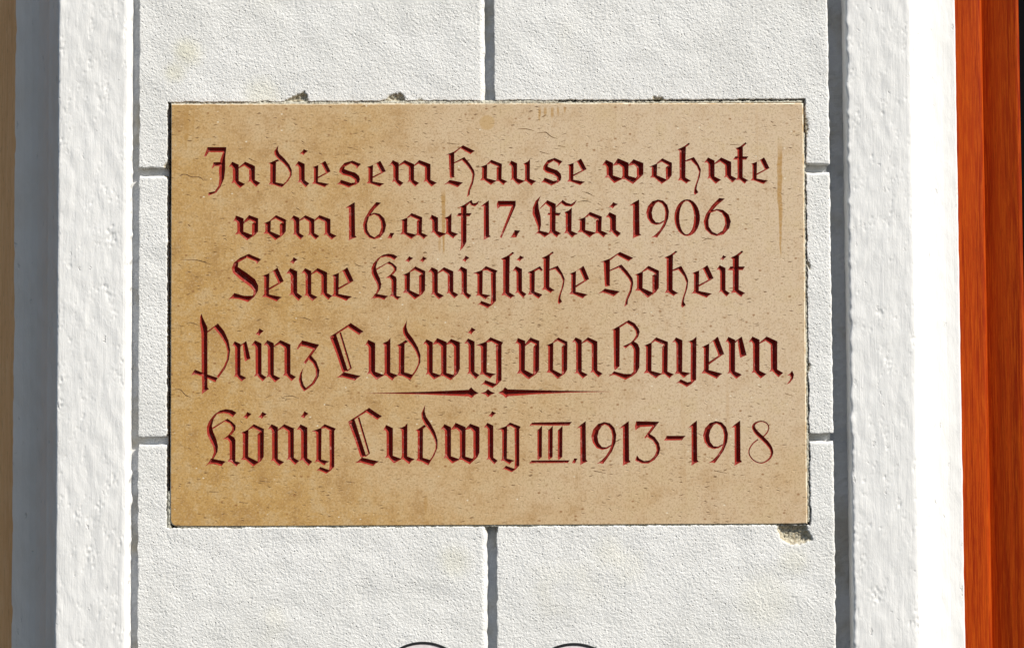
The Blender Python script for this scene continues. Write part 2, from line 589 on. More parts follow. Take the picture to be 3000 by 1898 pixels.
# joint floor behind the blocks (a slightly hollow sheet, thick body)
def sheet(name, xa, xb, za, zb, y, mat, parent, step=0.006, amp=0.0006, thick=0.05):
    xs = np.linspace(xa, xb, max(2, int((xb - xa) / step)))
    zs = np.linspace(za, zb, max(2, int((zb - za) / step)))
    X, Z = np.meshgrid(xs, zs)
    Y = y - n_lump(X, Z) * amp
    V = np.stack([X, Y, Z], -1).reshape(-1, 3)
    F = grid_faces(len(zs), len(xs))
    k = len(V)
    Vb = np.array([[xa, y + thick, za], [xb, y + thick, za], [xb, y + thick, zb], [xa, y + thick, zb]])
    V = np.concatenate([V, Vb]) - np.array(parent.location)
    nx, nz = len(xs), len(zs)
    faces = [tuple(f) for f in F] + [(k, k + 3, k + 2, k + 1)]
    faces += [tuple([k, k + 1] + list(range(nx - 1, -1, -1)))]
    faces += [tuple([k + 2, k + 3] + list(range((nz - 1) * nx, nz * nx)))]
    faces += [tuple([k + 3, k] + [i * nx for i in range(nz)])]
    faces += [tuple([k + 1, k + 2] + [i * nx + nx - 1 for i in range(nz - 1, -1, -1)])]
    return mesh_obj(name, V, faces, mat, parent, False)


# the floor is left open behind the plaque's pocket: four sheets round it
HX0, HX1, HZ0, HZ1 = POCKET[0] + .0004, POCKET[1] - .0004, POCKET[2] + .0004, POCKET[3] - .0004
SX0, SX1 = WX(340), WX(2510)
sheet("joint_floor", SX0, HX0, BOT, TOP, 0.013, JOINT, wall)
sheet("joint_floor", HX1, BX1 - 0.002, BOT, TOP, 0.018, JOINT, wall)
sheet("joint_floor", BX1 - 0.002, SX1, BOT, TOP, 0.036, JOINT_SHADED, wall)
sheet("masonry_core", SX0 - 0.01, SX1 + 0.01, BOT, TOP, 0.090, mat_plain("gap_shade_masonry", (0.045, 0.036, 0.026), 0.95, 0.1), wall, 0.05)  # wall core, coloured near black so the gap round the plaque stays shadow-dark
sheet("joint_floor", HX0, HX1, HZ1, TOP, 0.019, JOINT, wall)
sheet("joint_floor", HX0, HX1, BOT, HZ0, 0.019, JOINT, wall)


# bedding mortar squeezed out along the plaque
def mortar(x0, x1, z0, z1, y, along, seed, thin=0.0):
    n = int((x1 - x0 if along == 'x' else z1 - z0) / 0.0018)
    s = np.linspace(0, 1, n)
    m = 5
    V = []
    for i in range(m):
        t = i / (m - 1)
        for k in range(n):
            if along == 'x':
                xx = x0 + (x1 - x0) * s[k]
                jit = float(n_edge2(xx + seed, seed)) * 0.0006
                V.append((xx, y + 0.0012 * (2 * t - 1) ** 2 - float(n_lump(xx * 2, t * .01 + seed)) * 0.0005,
                          z0 + (z1 - z0) * t + (jit if i in (m - 1,) else 0)))
            else:
                zz = z0 + (z1 - z0) * s[k]
                jit = float(n_edge2(zz + seed, seed)) * 0.0006
                V.append((x0 + (x1 - x0) * t + (jit if i == m - 1 else 0),
                          y + 0.0012 * (2 * t - 1) ** 2 - float(n_lump(t * .01 + seed, zz * 2)) * 0.0005, zz))
    V = np.array(V)
    back = V.copy()
    back[:, 1] = 0.026
    V = np.concatenate([V, back]) - np.array(wall.location)
    F = grid_faces(m, n)
    N0 = m * n
    side = []
    for k in range(n - 1):
        side.append((k + 1, k, k + N0, k + 1 + N0))
        b = (m - 1) * n + k
        side.append((b, b + 1, b + 1 + N0, b + N0))
    F = np.concatenate([F, np.array(side)])
    return mesh_obj("mortar_bed", V, F, MORTAR, wall, True)


xk = WX(1640)
mortar(PX0 - .001, xk, PZ1 - 0.001, PZ1 + 0.0058, 0.0006, 'x', 1.0)
mortar(xk, PX1, PZ1 - 0.001, PZ1 + 0.0028, 0.0008, 'x', 2.0)
mortar(PX1 - 0.001, PX1 + 0.0032, PZ0 + .002, PZ1 - .045, 0.0012, 'z', 3.0)
mortar(PX0 + 0.01, PX1 - 0.045, PZ0 - 0.0034, PZ0 + 0.0008, 0.0004, 'x', 4.0)
mortar(PX0 - 0.0052, PX0 + 0.0008, PZ0 - 0.002, PZ0 + 0.052, 0.0003, 'z', 5.0)

# ------------------------------------------------------------------ plastered surrounds either side
n_tr1 = noise_field(21, 0.010, 0.08, az=2.6)
n_tr2 = noise_field(22, 0.003, 0.014, az=1.5)
n_tr3 = noise_field(23, 0.02, 0.2, az=1.8)
n_streak = noise_field(24, 0.0014, 0.005, az=14.0)


def make_surround(name, label, prof, nsplit, zlo, zhi, rag, rmat):
    """prof: list of (x, y) from the joint side round the band to the reveal's inner end"""
    P = np.array(prof)
    seg = np.hypot(*np.diff(P, axis=0).T)
    s = np.concatenate([[0], np.cumsum(seg)])
    ss = np.unique(np.concatenate([s, np.arange(0, s[-1], 0.0016)]))
    ss = ss[np.concatenate([[True], np.diff(ss) > 0.0003])]
    px, py = np.interp(ss, s, P[:, 0]), np.interp(ss, s, P[:, 1])
    tx, ty = np.gradient(px, ss), np.gradient(py, ss)
    for _ in range(3):
        tx = np.convolve(np.pad(tx, 1, 'edge'), [.25, .5, .25], 'valid')
        ty = np.convolve(np.pad(ty, 1, 'edge'), [.25, .5, .25], 'valid')
    ln = np.hypot(tx, ty)
    nxv, nyv = ty / ln, -tx / ln                    # outward (towards -y for +x travel)
    if P[-1, 0] < P[0, 0]:
        nxv, nyv = -nxv, -nyv
    zs = np.arange(zlo, zhi, 0.0022)
    S, Z = np.meshgrid(ss, zs)
    PX, NX = np.meshgrid(px, zs)[0], np.meshgrid(nxv, zs)[0]
    PY, NY = np.meshgrid(py, zs)[0], np.meshgrid(nyv, zs)[0]
    split = s[nsplit]
    band = 1 - np.clip((S - split + 0.004) / 0.012, 0, 1)
    o = rag
    pits = np.clip(n_tr2(S + o, Z) + 0.7 * n_tr3(S + o + .5, Z + .3) - 1.7, 0, 1.3)
    D = (n_tr3(S + o, Z) * 0.00022 + n_tr1(S + o, Z) * 0.00007 * (0.35 + 0.65 * band)
         + n_tr2(S + o, Z) * 0.00003 * band + n_streak(S + o, Z) * 0.00005 - pits * 0.0010 * band)
    # ragged outer arris along the joint
    edge = np.exp(-((S - s[2]) / 0.005) ** 2)
    D = D + edge * (n_edge(Z + o, o) * 0.0010 + n_edge2(Z + o, o) * 0.0001)
    V = np.stack([PX + NX * D, PY + NY * D, Z], -1)
    root = thing(name, label, "window surround", (float(px.mean()), 0, zlo))
    i = int(np.argmin(np.abs(ss - split)))
    for nm, sl in (("band", slice(0, i + 1)), ("reveal", slice(i, None))):
        v = V[:, sl]
        nz, nx = v.shape[:2]
        f = grid_faces(nz, nx)
        if P[-1, 0] < P[0, 0]:
            f = f[:, ::-1]
        mesh_obj(nm, v.reshape(-1, 3) - np.array(root.location), f, SMOOTH if nm == "band" else rmat, root, True)
    return root


def arc(cx, cy, r, a0, a1, n=6):
    return [(cx + r * math.cos(math.radians(t)), cy + r * math.sin(math.radians(t))) for t in np.linspace(a0, a1, n)]


PR = -0.008                                         # the bands stand 8 mm proud of the blocks
ZLO, ZHI = BOT, TOP
FY = 0.075                                          # depth of the window frames
# right surround: joint side wall, band, rounded arris, hollow splay to the frame
rx0 = WX(2490, PR)
rx1 = WX(2682, PR)
rx2 = WX(2812, FY)
prof = [(rx0 + 0.001, JD + 0.01), (rx0, 0.004)] + [(rx0 + 0.0035 - 0.0035 * math.cos(math.radians(t)), PR + 0.0035 - 0.0035 * math.sin(math.radians(t))) for t in (0, 30, 60, 90)]
nb = len(prof)
dx = rx2 - rx1
prof += [(rx1 - 0.006, PR), (rx1 - 0.002, PR + 0.0008), (rx1 + 0.002, PR + 0.0035)]
split_i = len(prof) - 1
for t in (0.12, 0.25, 0.40, 0.55, 0.70, 0.85, 0.95, 1.0):
    prof.append((rx1 + 0.002 + (dx - 0.006) * (t ** 1.7), PR + 0.0035 + (FY - PR - 0.0035) * (1 - (1 - t) ** 2.4) * 0.86))
prof += [(rx2 - 0.0035, FY - 0.0095), (rx2 - 0.0015, FY - 0.007), (rx2, FY + 0.002)]
make_surround("window_surround", "white plaster surround with a sunlit splayed reveal beside the orange-brown frame",
              prof, split_i, ZLO, ZHI, 0.0, SMOOTH)
# left surround: mirrored, reveal in shade
lx0 = WX(380, PR)
lx1 = WX(166, PR)
FYL = 0.092
lx2 = WX(40, FYL)
prof = [(lx0 - 0.0005, JD + 0.01), (lx0, 0.004)] + [(lx0 - 0.010 + 0.010 * math.cos(math.radians(t)), PR + 0.010 - 0.010 * math.sin(math.radians(t))) for t in (0, 22, 45, 67, 90)]
dx = lx2 - lx1
prof += [(lx1 + 0.004, PR), (lx1 + 0.0012, PR + 0.0006), (lx1 - 0.0006, PR + 0.003)]
split_i = len(prof) - 1
k_ = abs(dx) / 0.085
for d_, y_ in ((.006, .010), (.012, .019), (.0175, .026), (.0200, .0285), (.0208, .0345), (.0225, .0385), (.028, .049), (.036, .062),
               (.046, .074), (.057, .083), (.070, .090), (.080, .0935), (.085, .095)):
    prof.append((lx1 - d_ * k_, PR + y_ * (FYL - PR) / 0.095))
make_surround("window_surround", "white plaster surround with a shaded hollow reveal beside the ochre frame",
              prof, split_i, ZLO, ZHI, 0.63, WARM_BOUNCE)


# ------------------------------------------------------------------ window frames
def board(name, xa, xb, yf, depth, mat, parent, r_l=0.003, r_r=0.003, lean=0.0):
    pr = [(xa, yf + depth)]
    pr += [(xa + r_l - r_l * math.cos(t), yf + r_l - r_l * math.sin(t)) for t in np.linspace(0, math.pi / 2, 5)]
    pr += [(xb - r_r + r_r * math.sin(t), yf + r_r - r_r * math.cos(t)) for t in np.linspace(0, math.pi / 2, 6)]
    pr += [(xb, yf + depth)]
    pr = [(x, y + lean * (xb - x) / (xb - xa) if y < yf + depth - 1e-6 else y) for x, y in pr]
    n = len(pr)
    zs = np.linspace(ZLO, ZHI, 60)
    V = np.array([(x, y, z) for z in zs for x, y in pr]) - np.array(parent.location)
    faces = []
    for k in range(len(zs) - 1):
        for i in range(n):
            j = (i + 1) % n
            faces.append((k * n + i, k * n + j, (k + 1) * n + j, (k + 1) * n + i))
    faces.append(tuple(range(n - 1, -1, -1)))
    faces.append(tuple((len(zs) - 1) * n + i for i in range(n)))
    o = mesh_obj(name, V, faces, mat, parent)
    me = o.data
    me.polygons.foreach_set("use_smooth", np.array([len(p.vertices) == 4 for p in me.polygons]))
    me.set_sharp_from_angle(angle=math.radians(35))
    return o


WOOD = mat_wood("varnished_orange_wood", (0.40, 0.046, 0.003), (0.24, 0.018, 0.0015), (0.54, 0.092, 0.005), 0.0)
WOOD2 = mat_wood("ochre_stained_wood", (0.78, 0.44, 0.20), (0.68, 0.37, 0.16), (0.84, 0.52, 0.27), 0.05)
DARK = mat_plain("dark_window_glass", (0.004, 0.004, 0.004), 0.12, 0.08)

fr = thing("wooden_window", "orange-brown varnished wooden window frame with two stepped boards", "window",
           (WX(2900, FY), FY, ZLO))
b1x0, b1x1 = rx2 - 0.004, WX(2895, FY)
b2x1 = WX(3004, FY + 0.004)
board("jamb", b1x0, b1x1, FY, 0.06, WOOD, fr, 0.002, 0.009)
board("sash_stile", b1x1 + 0.0006, b2x1, FY + 0.004, 0.05, WOOD, fr, 0.001, 0.008, 0.024)
pane = board("pane", b2x1 - 0.004, b2x1 + 0.5, FY + 0.042, 0.006, DARK, fr, 0.001, 0.001)

fl = thing("wooden_window", "ochre brown window frame standing in the shade of the left surround", "window",
           (WX(0, FYL), FYL, ZLO))
board("jamb", WX(-70, FYL), lx2 + 0.004, FYL, 0.06, WOOD2, fl, 0.004, 0.002)
board("sash_stile", WX(-190, FYL + 0.013), WX(-70, FYL) - 0.0006, FYL + 0.013, 0.05, WOOD2, fl, 0.004, 0.001)
board("pane", WX(-190, FYL + 0.013) - 0.5, WX(-190, FYL + 0.013) + 0.004, FYL + 0.042, 0.006, DARK, fl, 0.001, 0.001)

# ------------------------------------------------------------------ painted rounds at the foot of the picture
BLACK = mat_plain("black_outline_paint", (0.006, 0.007, 0.008), 0.6)
PINK = mat_plain("pale_pink_paint", (0.80, 0.73, 0.73), 0.85)


def roundel(px, py_top, R, label):
    cx, cz = W(px, py_top + R)
    root = thing("painted_roundel", label, "roundel", (cx, 0, cz))
    n = 96
    r_out, r_in, wd = R * PXM, R * PXM - 7.2 * PXM, 0.0
    an = [2 * math.pi * k / n for k in range(n)]
    y0, y1 = -0.0026, 0.004
    V, F = [], []
    rings = [(r_out, y1), (r_out, y0 + .0006), (r_out - .0006, y0), (r_in + .0006, y0), (r_in, y0 + .0006), (r_in, y1)]
    for r, y in rings:
        V += [(r * math.cos(t), y, r * math.sin(t)) for t in an]
    for k in range(len(rings)):
        for i in range(n):
            j, q = (i + 1) % n, (k + 1) % len(rings)
            F.append((k * n + i, q * n + i, q * n + j, k * n + j))
    mesh_obj("outline", V, F, BLACK, root, False)
    V, F = [], []
    for r, y in ((r_in + .0008, y1), (r_in + .0008, y0 + .0011), (r_in * .8, y0 + .0009), (r_in * .4, y0 + .0009)):
        V += [(r * math.cos(t), y, r * math.sin(t)) for t in an]
    for k in range(3):
        for i in range(n):
            j = (i + 1) % n
            F.append((k * n + i, (k + 1) * n + i, (k + 1) * n + j, k * n + j))
    F.append(tuple(3 * n + i for i in range(n)))
    F.append(tuple(range(n - 1, -1, -1)))
    mesh_obj("fill", V, F, PINK, root, False)


roundel(1239, 1880, 143, "black outlined pale pink roundel on the block left of the joint below the plaque")
roundel(1682, 1884, 150, "black outlined pale pink roundel on the block right of the joint below the plaque")

# ------------------------------------------------------------------ the inscription: glyph outlines
# each zoom of the photograph used for tracing: origin and scale
ZM = {'A': (580, 400, 4.0133), 'B': (1100, 400, 4.0133), 'C': (1700, 400, 4.0133), 'D': (660, 560, 4.0133),
      'E': (1160, 560, 4.0133), 'F': (1600, 560, 4.0133), 'G': (640, 720, 4.0133), 'H': (1060, 720, 3.44),
      'I': (1600, 720, 4.0133), 'J': (540, 900, 4.0133), 'K': (940, 900, 4.0133), 'L': (1440, 900, 4.816),
      'M': (1840, 900, 4.0133), 'N': (580, 1180, 4.0133), 'O': (980, 1180, 4.0133), 'P': (1480, 1180, 4.816),
      'Q': (1880, 1180, 4.816), 'R': (1040, 1100, 3.01)}


def stem(x0, x1, yt, yb, lt=None, rt=None):
    """broad-pen upright with a lozenge head and foot"""
    w = x1 - x0
    lt = lt if lt is not None else x0 - 0.68 * w
    rt = rt if rt is not None else x1 + 1.0 * w
    return [(lt, yt + .9 * w), (x0 - .07 * w, yt), (x1, yt + .5 * w), (x1, yb - 1.2 * w), (rt, yb - .68 * w),
            (x0 + 1.16 * w, yb), (x0 + .25 * w, yb - .95 * w), (x0 - .25 * w, yb - .78 * w), (x0 + .03 * w, yb - 1.25 * w),
            (x0, yt + 1.15 * w), (x0 - .2 * w, yt + .8 * w)]


def arch(hx, x0, x1, yt, yb, xa, rt=None):
    """second upright of n/m: hairline from hx to the apex xa, then down"""
    w = x1 - x0
    rt = rt if rt is not None else x1 + 1.0 * w
    return [(hx, yt + .92 * w), (xa, yt), (x1, yt + .72 * w), (x1, yb - 1.2 * w), (rt, yb - .68 * w),
            (x0 + 1.16 * w, yb), (x0 + .25 * w, yb - .95 * w), (x0 - .25 * w, yb - .78 * w), (x0 + .03 * w, yb - 1.25 * w),
            (x0, yt + 1.25 * w), (xa - .15 * w, yt + .68 * w), (hx, yt + 1.12 * w)]


def ribbon(pts):
    """smooth stroke of varying width through (x, y, w)"""
    P = np.array(pts, float)
    out = []
    for i in range(len(P) - 1):
        p0, p1, p2, p3 = P[max(i - 1, 0)], P[i], P[i + 1], P[min(i + 2, len(P) - 1)]
        for t in np.linspace(0, 1, 5)[:-1]:
            out.append(0.5 * ((2 * p1) + (-p0 + p2) * t + (2 * p0 - 5 * p1 + 4 * p2 - p3) * t * t
                              + (-p0 + 3 * p1 - 3 * p2 + p3) * t ** 3))
    out.append(P[-1])
    out = np.array(out)
    d = np.gradient(out[:, :2], axis=0)
    nrm = np.stack([-d[:, 1], d[:, 0]], -1) / np.hypot(d[:, 0], d[:, 1])[:, None]
    a_ = out[:, :2] + nrm * out[:, 2:] / 2
    b_ = out[:, :2] - nrm * out[:, 2:] / 2
    quads = []
    for i in range(len(out) - 1):
        quads.append([tuple(a_[i]), tuple(a_[i + 1]), tuple(b_[i + 1]), tuple(b_[i])])
    return quads


def ell(cx, cy, rx, ry, a0, a1, n=14):
    return [(cx + rx * math.cos(math.radians(t)), cy + ry * math.sin(math.radians(t))) for t in np.linspace(a0, a1, n)]


G = {}      # glyph -> (scale, top zone, bottom zone, polygons)
S4, S5, S3 = 4.0133, 4.816, 3.44
Zt = 95
G['n'] = (S4, Zt, Zt, [stem(980, 1053, 385, 880, 930, 1130), arch(1052, 1175, 1248, 385, 866, 1130, 1313)])
G['m'] = (S4, 80, 80, [stem(208, 275, 282, 590, 165, 330), arch(270, 390, 455, 282, 590, 345, 515), arch(452, 580, 648, 280, 590, 515, 722)])
G['i'] = (S4, Zt, Zt, [stem(835, 908, 388, 872, 785, 965)])
G['dot'] = (S4, 0, 0, [[(835, 320), (862, 290), (885, 248), (905, 262), (937, 278), (900, 310), (880, 340), (862, 322)]])
G['r'] = (S4, Zt, Zt, [stem(595, 660, 398, 870, 560, 730),
                       [(655, 445), (690, 422), (728, 395), (740, 440), (778, 602), (710, 636), (692, 500), (684, 442), (658, 466)]])
G['P'] = (S4, 0, 0, [[(205, 70), (216, 118), (272, 235), (272, 938), (290, 960), (203, 1020), (210, 950), (203, 800), (200, 320), (183, 190), (186, 110)],
                     [(78, 802), (100, 765), (122, 730), (240, 778), (395, 828), (365, 880), (240, 822), (150, 792), (115, 790)],
                     [(265, 305), (268, 282), (330, 238), (395, 188), (404, 205), (345, 245)],
                     [(380, 198), (395, 188), (470, 280), (520, 390), (541, 500), (526, 610), (480, 722), (400, 832), (380, 815), (462, 700), (500, 610), (508, 520), (482, 430), (420, 330), (345, 240)]])
G['z'] = (S4, 0, 0, [[(1320, 492), (1345, 440), (1385, 388), (1585, 440), (1525, 502), (1430, 465), (1370, 455), (1335, 495)],
                     [(1560, 432), (1587, 440), (1425, 668), (1402, 650), (1520, 485)],
                     [(1485, 560), (1555, 640), (1591, 740), (1580, 815), (1530, 900), (1440, 970), (1405, 988), (1365, 930), (1344, 850), (1360, 780), (1402, 705),
                      (1382, 790), (1385, 855), (1405, 915), (1430, 948), (1500, 890), (1545, 810), (1545, 730), (1510, 660), (1462, 615)]])
G['L'] = (S4, 0, 0, [[(1703, 360), (1712, 343), (1830, 268), (1960, 183), (1955, 210), (1925, 235), (1830, 292), (1760, 342)],
                     [(1955, 183), (2112, 285), (2080, 305), (2055, 326), (1922, 236)],
                     [(1712, 362), (1785, 322), (1922, 742), (1885, 758), (1864, 770), (1850, 745), (1790, 560)],
                     [(1820, 302), (1842, 292), (1970, 716), (1950, 728)],
                     [(1900, 752), (1955, 708), (1970, 716), (1915, 758)],
                     [(1788, 827), (1830, 800), (1870, 762), (2077, 808), (2035, 835), (2005, 863), (1930, 842), (1860, 822)]])
G['u'] = (S4, Zt, Zt, [stem(560, 640, 378, 852, 520, 752),
                       [(722, 425), (785, 395), (820, 356), (818, 765), (912, 800), (870, 825), (840, 862), (770, 802), (735, 800), (750, 760), (748, 455), (735, 432)]])
G['d'] = (S4, 0, 0, [[(885, 450), (930, 428), (1000, 383), (1025, 402), (985, 432), (982, 765), (1085, 793), (1048, 854), (960, 808), (895, 800), (915, 765), (915, 475), (905, 452)],
                     [(1012, 148), (1006, 230), (1024, 290), (1085, 370), (1142, 470), (1172, 560), (1170, 650), (1130, 742), (1050, 856), (1035, 835), (1100, 755), (1142, 670), (1148, 610), (1120, 530), (1070, 450), (1008, 380), (968, 310), (962, 250), (990, 195)]])
G['w'] = (S4, Zt, Zt, [stem(1245, 1315, 375, 848, 1198, 1420),
                       [(1312, 437), (1340, 400), (1365, 360), (1480, 408), (1478, 768), (1572, 796), (1525, 857), (1440, 805), (1398, 805), (1415, 765), (1412, 465), (1375, 428), (1318, 440)],
                       [(1475, 432), (1505, 398), (1530, 370), (1636, 410), (1636, 720), (1612, 778), (1525, 857), (1528, 832), (1568, 772), (1565, 700), (1565, 465), (1535, 428), (1478, 442)]])
G['g'] = (S4, Zt, 170, [[(1818, 447), (1935, 405), (1995, 350), (2148, 410), (2122, 455), (2088, 452), (2005, 402), (1955, 415), (1950, 762), (2065, 785), (2020, 805), (1988, 840), (1905, 785), (1860, 795), (1882, 760), (1882, 482), (1868, 455)],
                        [(2058, 442), (2128, 440), (2128, 858), (2070, 912), (2058, 890), (2066, 780)],
                        [(1878, 914), (1910, 888), (1935, 856), (2050, 898), (2128, 850), (2080, 908), (2018, 952), (1945, 917), (1910, 905)]])
G['v'] = (S5, 115, 115, [[(328, 520), (350, 480), (370, 430), (476, 470), (472, 885), (585, 942), (610, 960), (520, 1020), (415, 930), (355, 942), (388, 885), (385, 525), (358, 502)],
                         [(465, 528), (548, 424), (675, 470), (673, 890), (635, 942), (520, 1020), (530, 985), (588, 935), (590, 560), (618, 522), (555, 492), (472, 552)]])
G['o'] = (S5, 115, 115, [[(763, 540), (850, 502), (940, 423), (955, 440), (930, 472), (872, 502), (868, 880), (992, 943), (930, 1010), (835, 922), (772, 922), (797, 882), (797, 562), (785, 540)],
                         [(932, 430), (940, 423), (1073, 485), (1070, 880), (1035, 938), (930, 1010), (942, 982), (990, 943), (988, 560), (1022, 522), (922, 466)]])
G['B'] = (S5, 0, 0, [[(1683, 327), (1800, 262), (1935, 180), (1952, 195), (1905, 228), (1815, 287), (1720, 320)],
                     [(1716, 320), (1810, 280), (1806, 835), (1736, 894), (1728, 860)],
                     [(1915, 192), (1935, 180), (2020, 225), (2078, 300), (2093, 350), (2070, 420), (2015, 482), (1890, 584), (1853, 550), (1960, 500), (2005, 455), (2043, 390), (2033, 335), (1990, 275), (1905, 225)],
                     [(1935, 515), (2005, 478), (2065, 515), (2093, 580), (2088, 850), (2050, 925), (1985, 975), (1890, 1024), (1945, 965), (2003, 908), (2006, 600), (1980, 545), (1940, 532)],
                     [(1643, 984), (1690, 945), (1725, 902), (1880, 942), (2010, 940), (1960, 985), (1890, 1026), (1740, 957), (1705, 958)]])
G['a'] = (S4, Zt, Zt, [[(178, 452), (265, 415), (330, 350), (348, 368), (302, 408), (278, 418), (275, 748), (408, 783), (365, 805), (325, 838), (235, 772), (180, 778), (208, 738), (210, 472), (198, 452)],
                       [(318, 362), (330, 350), (471, 405), (466, 756), (547, 790), (515, 808), (490, 840), (430, 787), (385, 790), (400, 760), (400, 470), (418, 442), (308, 392)]])
G['y'] = (S4, Zt, 170, [[(513, 415), (540, 385), (560, 350), (640, 385), (637, 755), (742, 775), (700, 795), (655, 832), (600, 780), (548, 785), (568, 745), (565, 430), (550, 405)],
                        [(700, 404), (760, 380), (806, 341), (803, 855), (745, 892), (735, 850), (738, 432), (725, 410)],
                        [(560, 897), (590, 875), (618, 846), (700, 883), (745, 872), (803, 848), (745, 905), (690, 940), (630, 902), (595, 890)]])
G['e'] = (S4, 0, 0, [[(856, 470), (960, 420), (1055, 343), (1062, 365), (1003, 398), (955, 428), (950, 738), (1114, 780), (1075, 808), (1045, 844), (915, 777), (862, 778), (890, 732), (890, 488), (878, 468)],
                     [(1040, 352), (1056, 343), (1075, 390), (1132, 545), (1065, 582), (1055, 540), (998, 398)],
                     [(1132, 545), (948, 678), (946, 646), (1070, 562)]])
G['comma'] = (S4, 0, 0, [[(1868, 802), (1905, 775), (1930, 740), (1953, 790), (1942, 840), (1902, 890), (1860, 910), (1900, 862), (1915, 825), (1902, 800)]])
G['K'] = (S4, 0, 0, [[(455, 112), (400, 82), (330, 71), (255, 88), (185, 140), (125, 215), (98, 290), (105, 370), (145, 455), (178, 520), (185, 580), (158, 655), (180, 660), (228, 575), (234, 510), (216, 430), (177, 340), (162, 270), (182, 190), (222, 132), (290, 116), (355, 128), (408, 168)],
                     [(165, 308), (170, 288), (345, 183), (400, 220), (444, 265), (440, 318), (395, 374), (345, 390), (400, 320), (404, 290), (370, 240), (310, 218), (180, 305)],
                     [(290, 427), (330, 398), (365, 368), (430, 408), (442, 440), (440, 686), (507, 703), (475, 722), (450, 750), (390, 697), (345, 692), (372, 655), (370, 462), (345, 428)],
                     [(78, 747), (115, 712), (150, 653), (327, 688), (298, 715), (275, 747), (200, 718), (125, 720)]])
G['III'] = (S5, 0, 0, [[(336, 327), (355, 300), (375, 274), (947, 263), (925, 290), (905, 316), (640, 318), (375, 312)],
                       [(333, 862), (352, 838), (370, 810), (917, 807), (902, 825), (885, 846), (640, 848), (372, 848)]]
            + [[(a_ - 2, 385), (a_ + 32, 352), (a_ + 66, 318), (a_ + 63, 762), (a_ + 38, 780), (a_ + 10, 804), (a_ - 2, 796)] for a_ in (455, 607, 745)])
G['.'] = (S5, 0, 0, [[(938, 850), (958, 815), (973, 778), (1024, 782), (1005, 815), (990, 852)]])
G['1'] = (S5, 0, 0, [[(998, 368), (1062, 308), (1138, 253), (1144, 800), (1167, 825), (1110, 850), (1053, 882), (1060, 850), (1058, 352), (1022, 352)]])
G['9'] = (S5, 0, 0, [[(1400, 266), (1310, 293), (1240, 370), (1213, 470), (1235, 562), (1290, 637), (1370, 662), (1440, 647), (1505, 602), (1490, 590), (1425, 625), (1365, 618), (1318, 560), (1302, 470), (1322, 390), (1365, 325), (1412, 298)],
                     [(1385, 268), (1400, 266), (1480, 283), (1545, 350), (1572, 450), (1560, 560), (1510, 682), (1440, 782), (1385, 858), (1340, 850), (1288, 858), (1350, 818), (1420, 748), (1480, 650), (1505, 560), (1513, 470), (1498, 390), (1460, 332), (1400, 300)]])
G['3'] = (S5, 0, 0, [[(1836, 388), (1830, 320), (1848, 256), (2177, 264), (2120, 330), (1905, 338), (1870, 360)],
                     [(2130, 266), (2177, 264), (2035, 445), (1978, 500), (1960, 492), (2085, 318)],
                     [(2030, 430), (2110, 478), (2170, 560), (2191, 640), (2172, 720), (2112, 800), (2020, 854), (1930, 852), (1833, 812), (1858, 733), (1890, 780), (1960, 818), (2040, 808), (2105, 750), (2138, 670), (2128, 600), (2080, 530), (2005, 482)]])
G['-'] = (S5, 0, 0, [[(313, 532), (335, 498), (350, 460), (622, 460), (595, 492), (570, 528)]])
G['8'] = (S5, 0, 0, ribbon([(1715, 478, 18), (1775, 412, 18), (1795, 340, 18), (1762, 282, 18), (1690, 258, 18), (1615, 280, 26), (1580, 335, 44), (1622, 412, 58), (1705, 492, 58), (1785, 575, 56),
                            (1832, 650, 44), (1838, 720, 34), (1795, 792, 24), (1700, 840, 18), (1602, 815, 18), (1532, 742, 18), (1520, 660, 18), (1570, 572, 18), (1645, 512, 18)]))
G['I'] = (S4, 0, 0, [[(72, 242), (95, 185), (115, 128), (340, 128), (318, 165), (300, 190), (130, 187), (100, 235)],
                     [(290, 140), (338, 132), (324, 250), (323, 400), (310, 500), (270, 592), (220, 662), (122, 702), (128, 662), (200, 648), (245, 582), (254, 500), (248, 400), (265, 280), (298, 185)],
                     [(163, 378), (178, 340), (185, 306), (280, 303), (275, 352), (195, 352), (180, 375)]])
G['s'] = (S4, 0, 0, [[(1815, 285), (1720, 312), (1665, 378), (1658, 420), (1700, 455), (1790, 478), (1846, 515), (1845, 548), (1800, 575), (1850, 578), (1898, 545), (1907, 508), (1897, 468), (1850, 428), (1780, 408), (1722, 385), (1726, 358), (1795, 322)],
                     [(1785, 312), (1813, 283), (1922, 325), (1890, 355), (1868, 384), (1856, 348)],
                     [(1630, 572), (1658, 548), (1680, 513), (1800, 552), (1900, 538), (1850, 572), (1770, 607), (1690, 573), (1660, 570)]])
G['H'] = (S4, 0, 0, [[(823, 218), (925, 178), (1030, 103), (1040, 118), (1000, 140), (935, 195), (870, 218)],
                     [(1018, 112), (1030, 103), (1172, 172), (1145, 188), (1120, 210), (998, 140)],
                     [(860, 215), (927, 185), (925, 470), (932, 482), (878, 494), (872, 470), (860, 240)],
                     [(798, 572), (838, 545), (872, 513), (1032, 545), (1000, 570), (966, 602), (875, 563), (845, 560)],
                     [(920, 322), (925, 305), (985, 275), (1045, 243), (1060, 262), (1020, 280)],
                     [(1030, 252), (1045, 243), (1110, 320), (1162, 400), (1170, 450), (1152, 550), (1114, 640), (1110, 690), (1073, 718), (1084, 680), (1092, 635), (1132, 530), (1142, 450), (1118, 400), (1060, 325), (1012, 278)]])
_hs = [(1138, 158), (1200, 130), (1240, 105), (1268, 80), (1290, 92), (1240, 132), (1236, 300), (1235, 485), (1302, 525), (1270, 535), (1246, 558), (1185, 515), (1143, 522), (1165, 485), (1163, 175)]
G['l'] = (S4, 120, 85, [_hs])
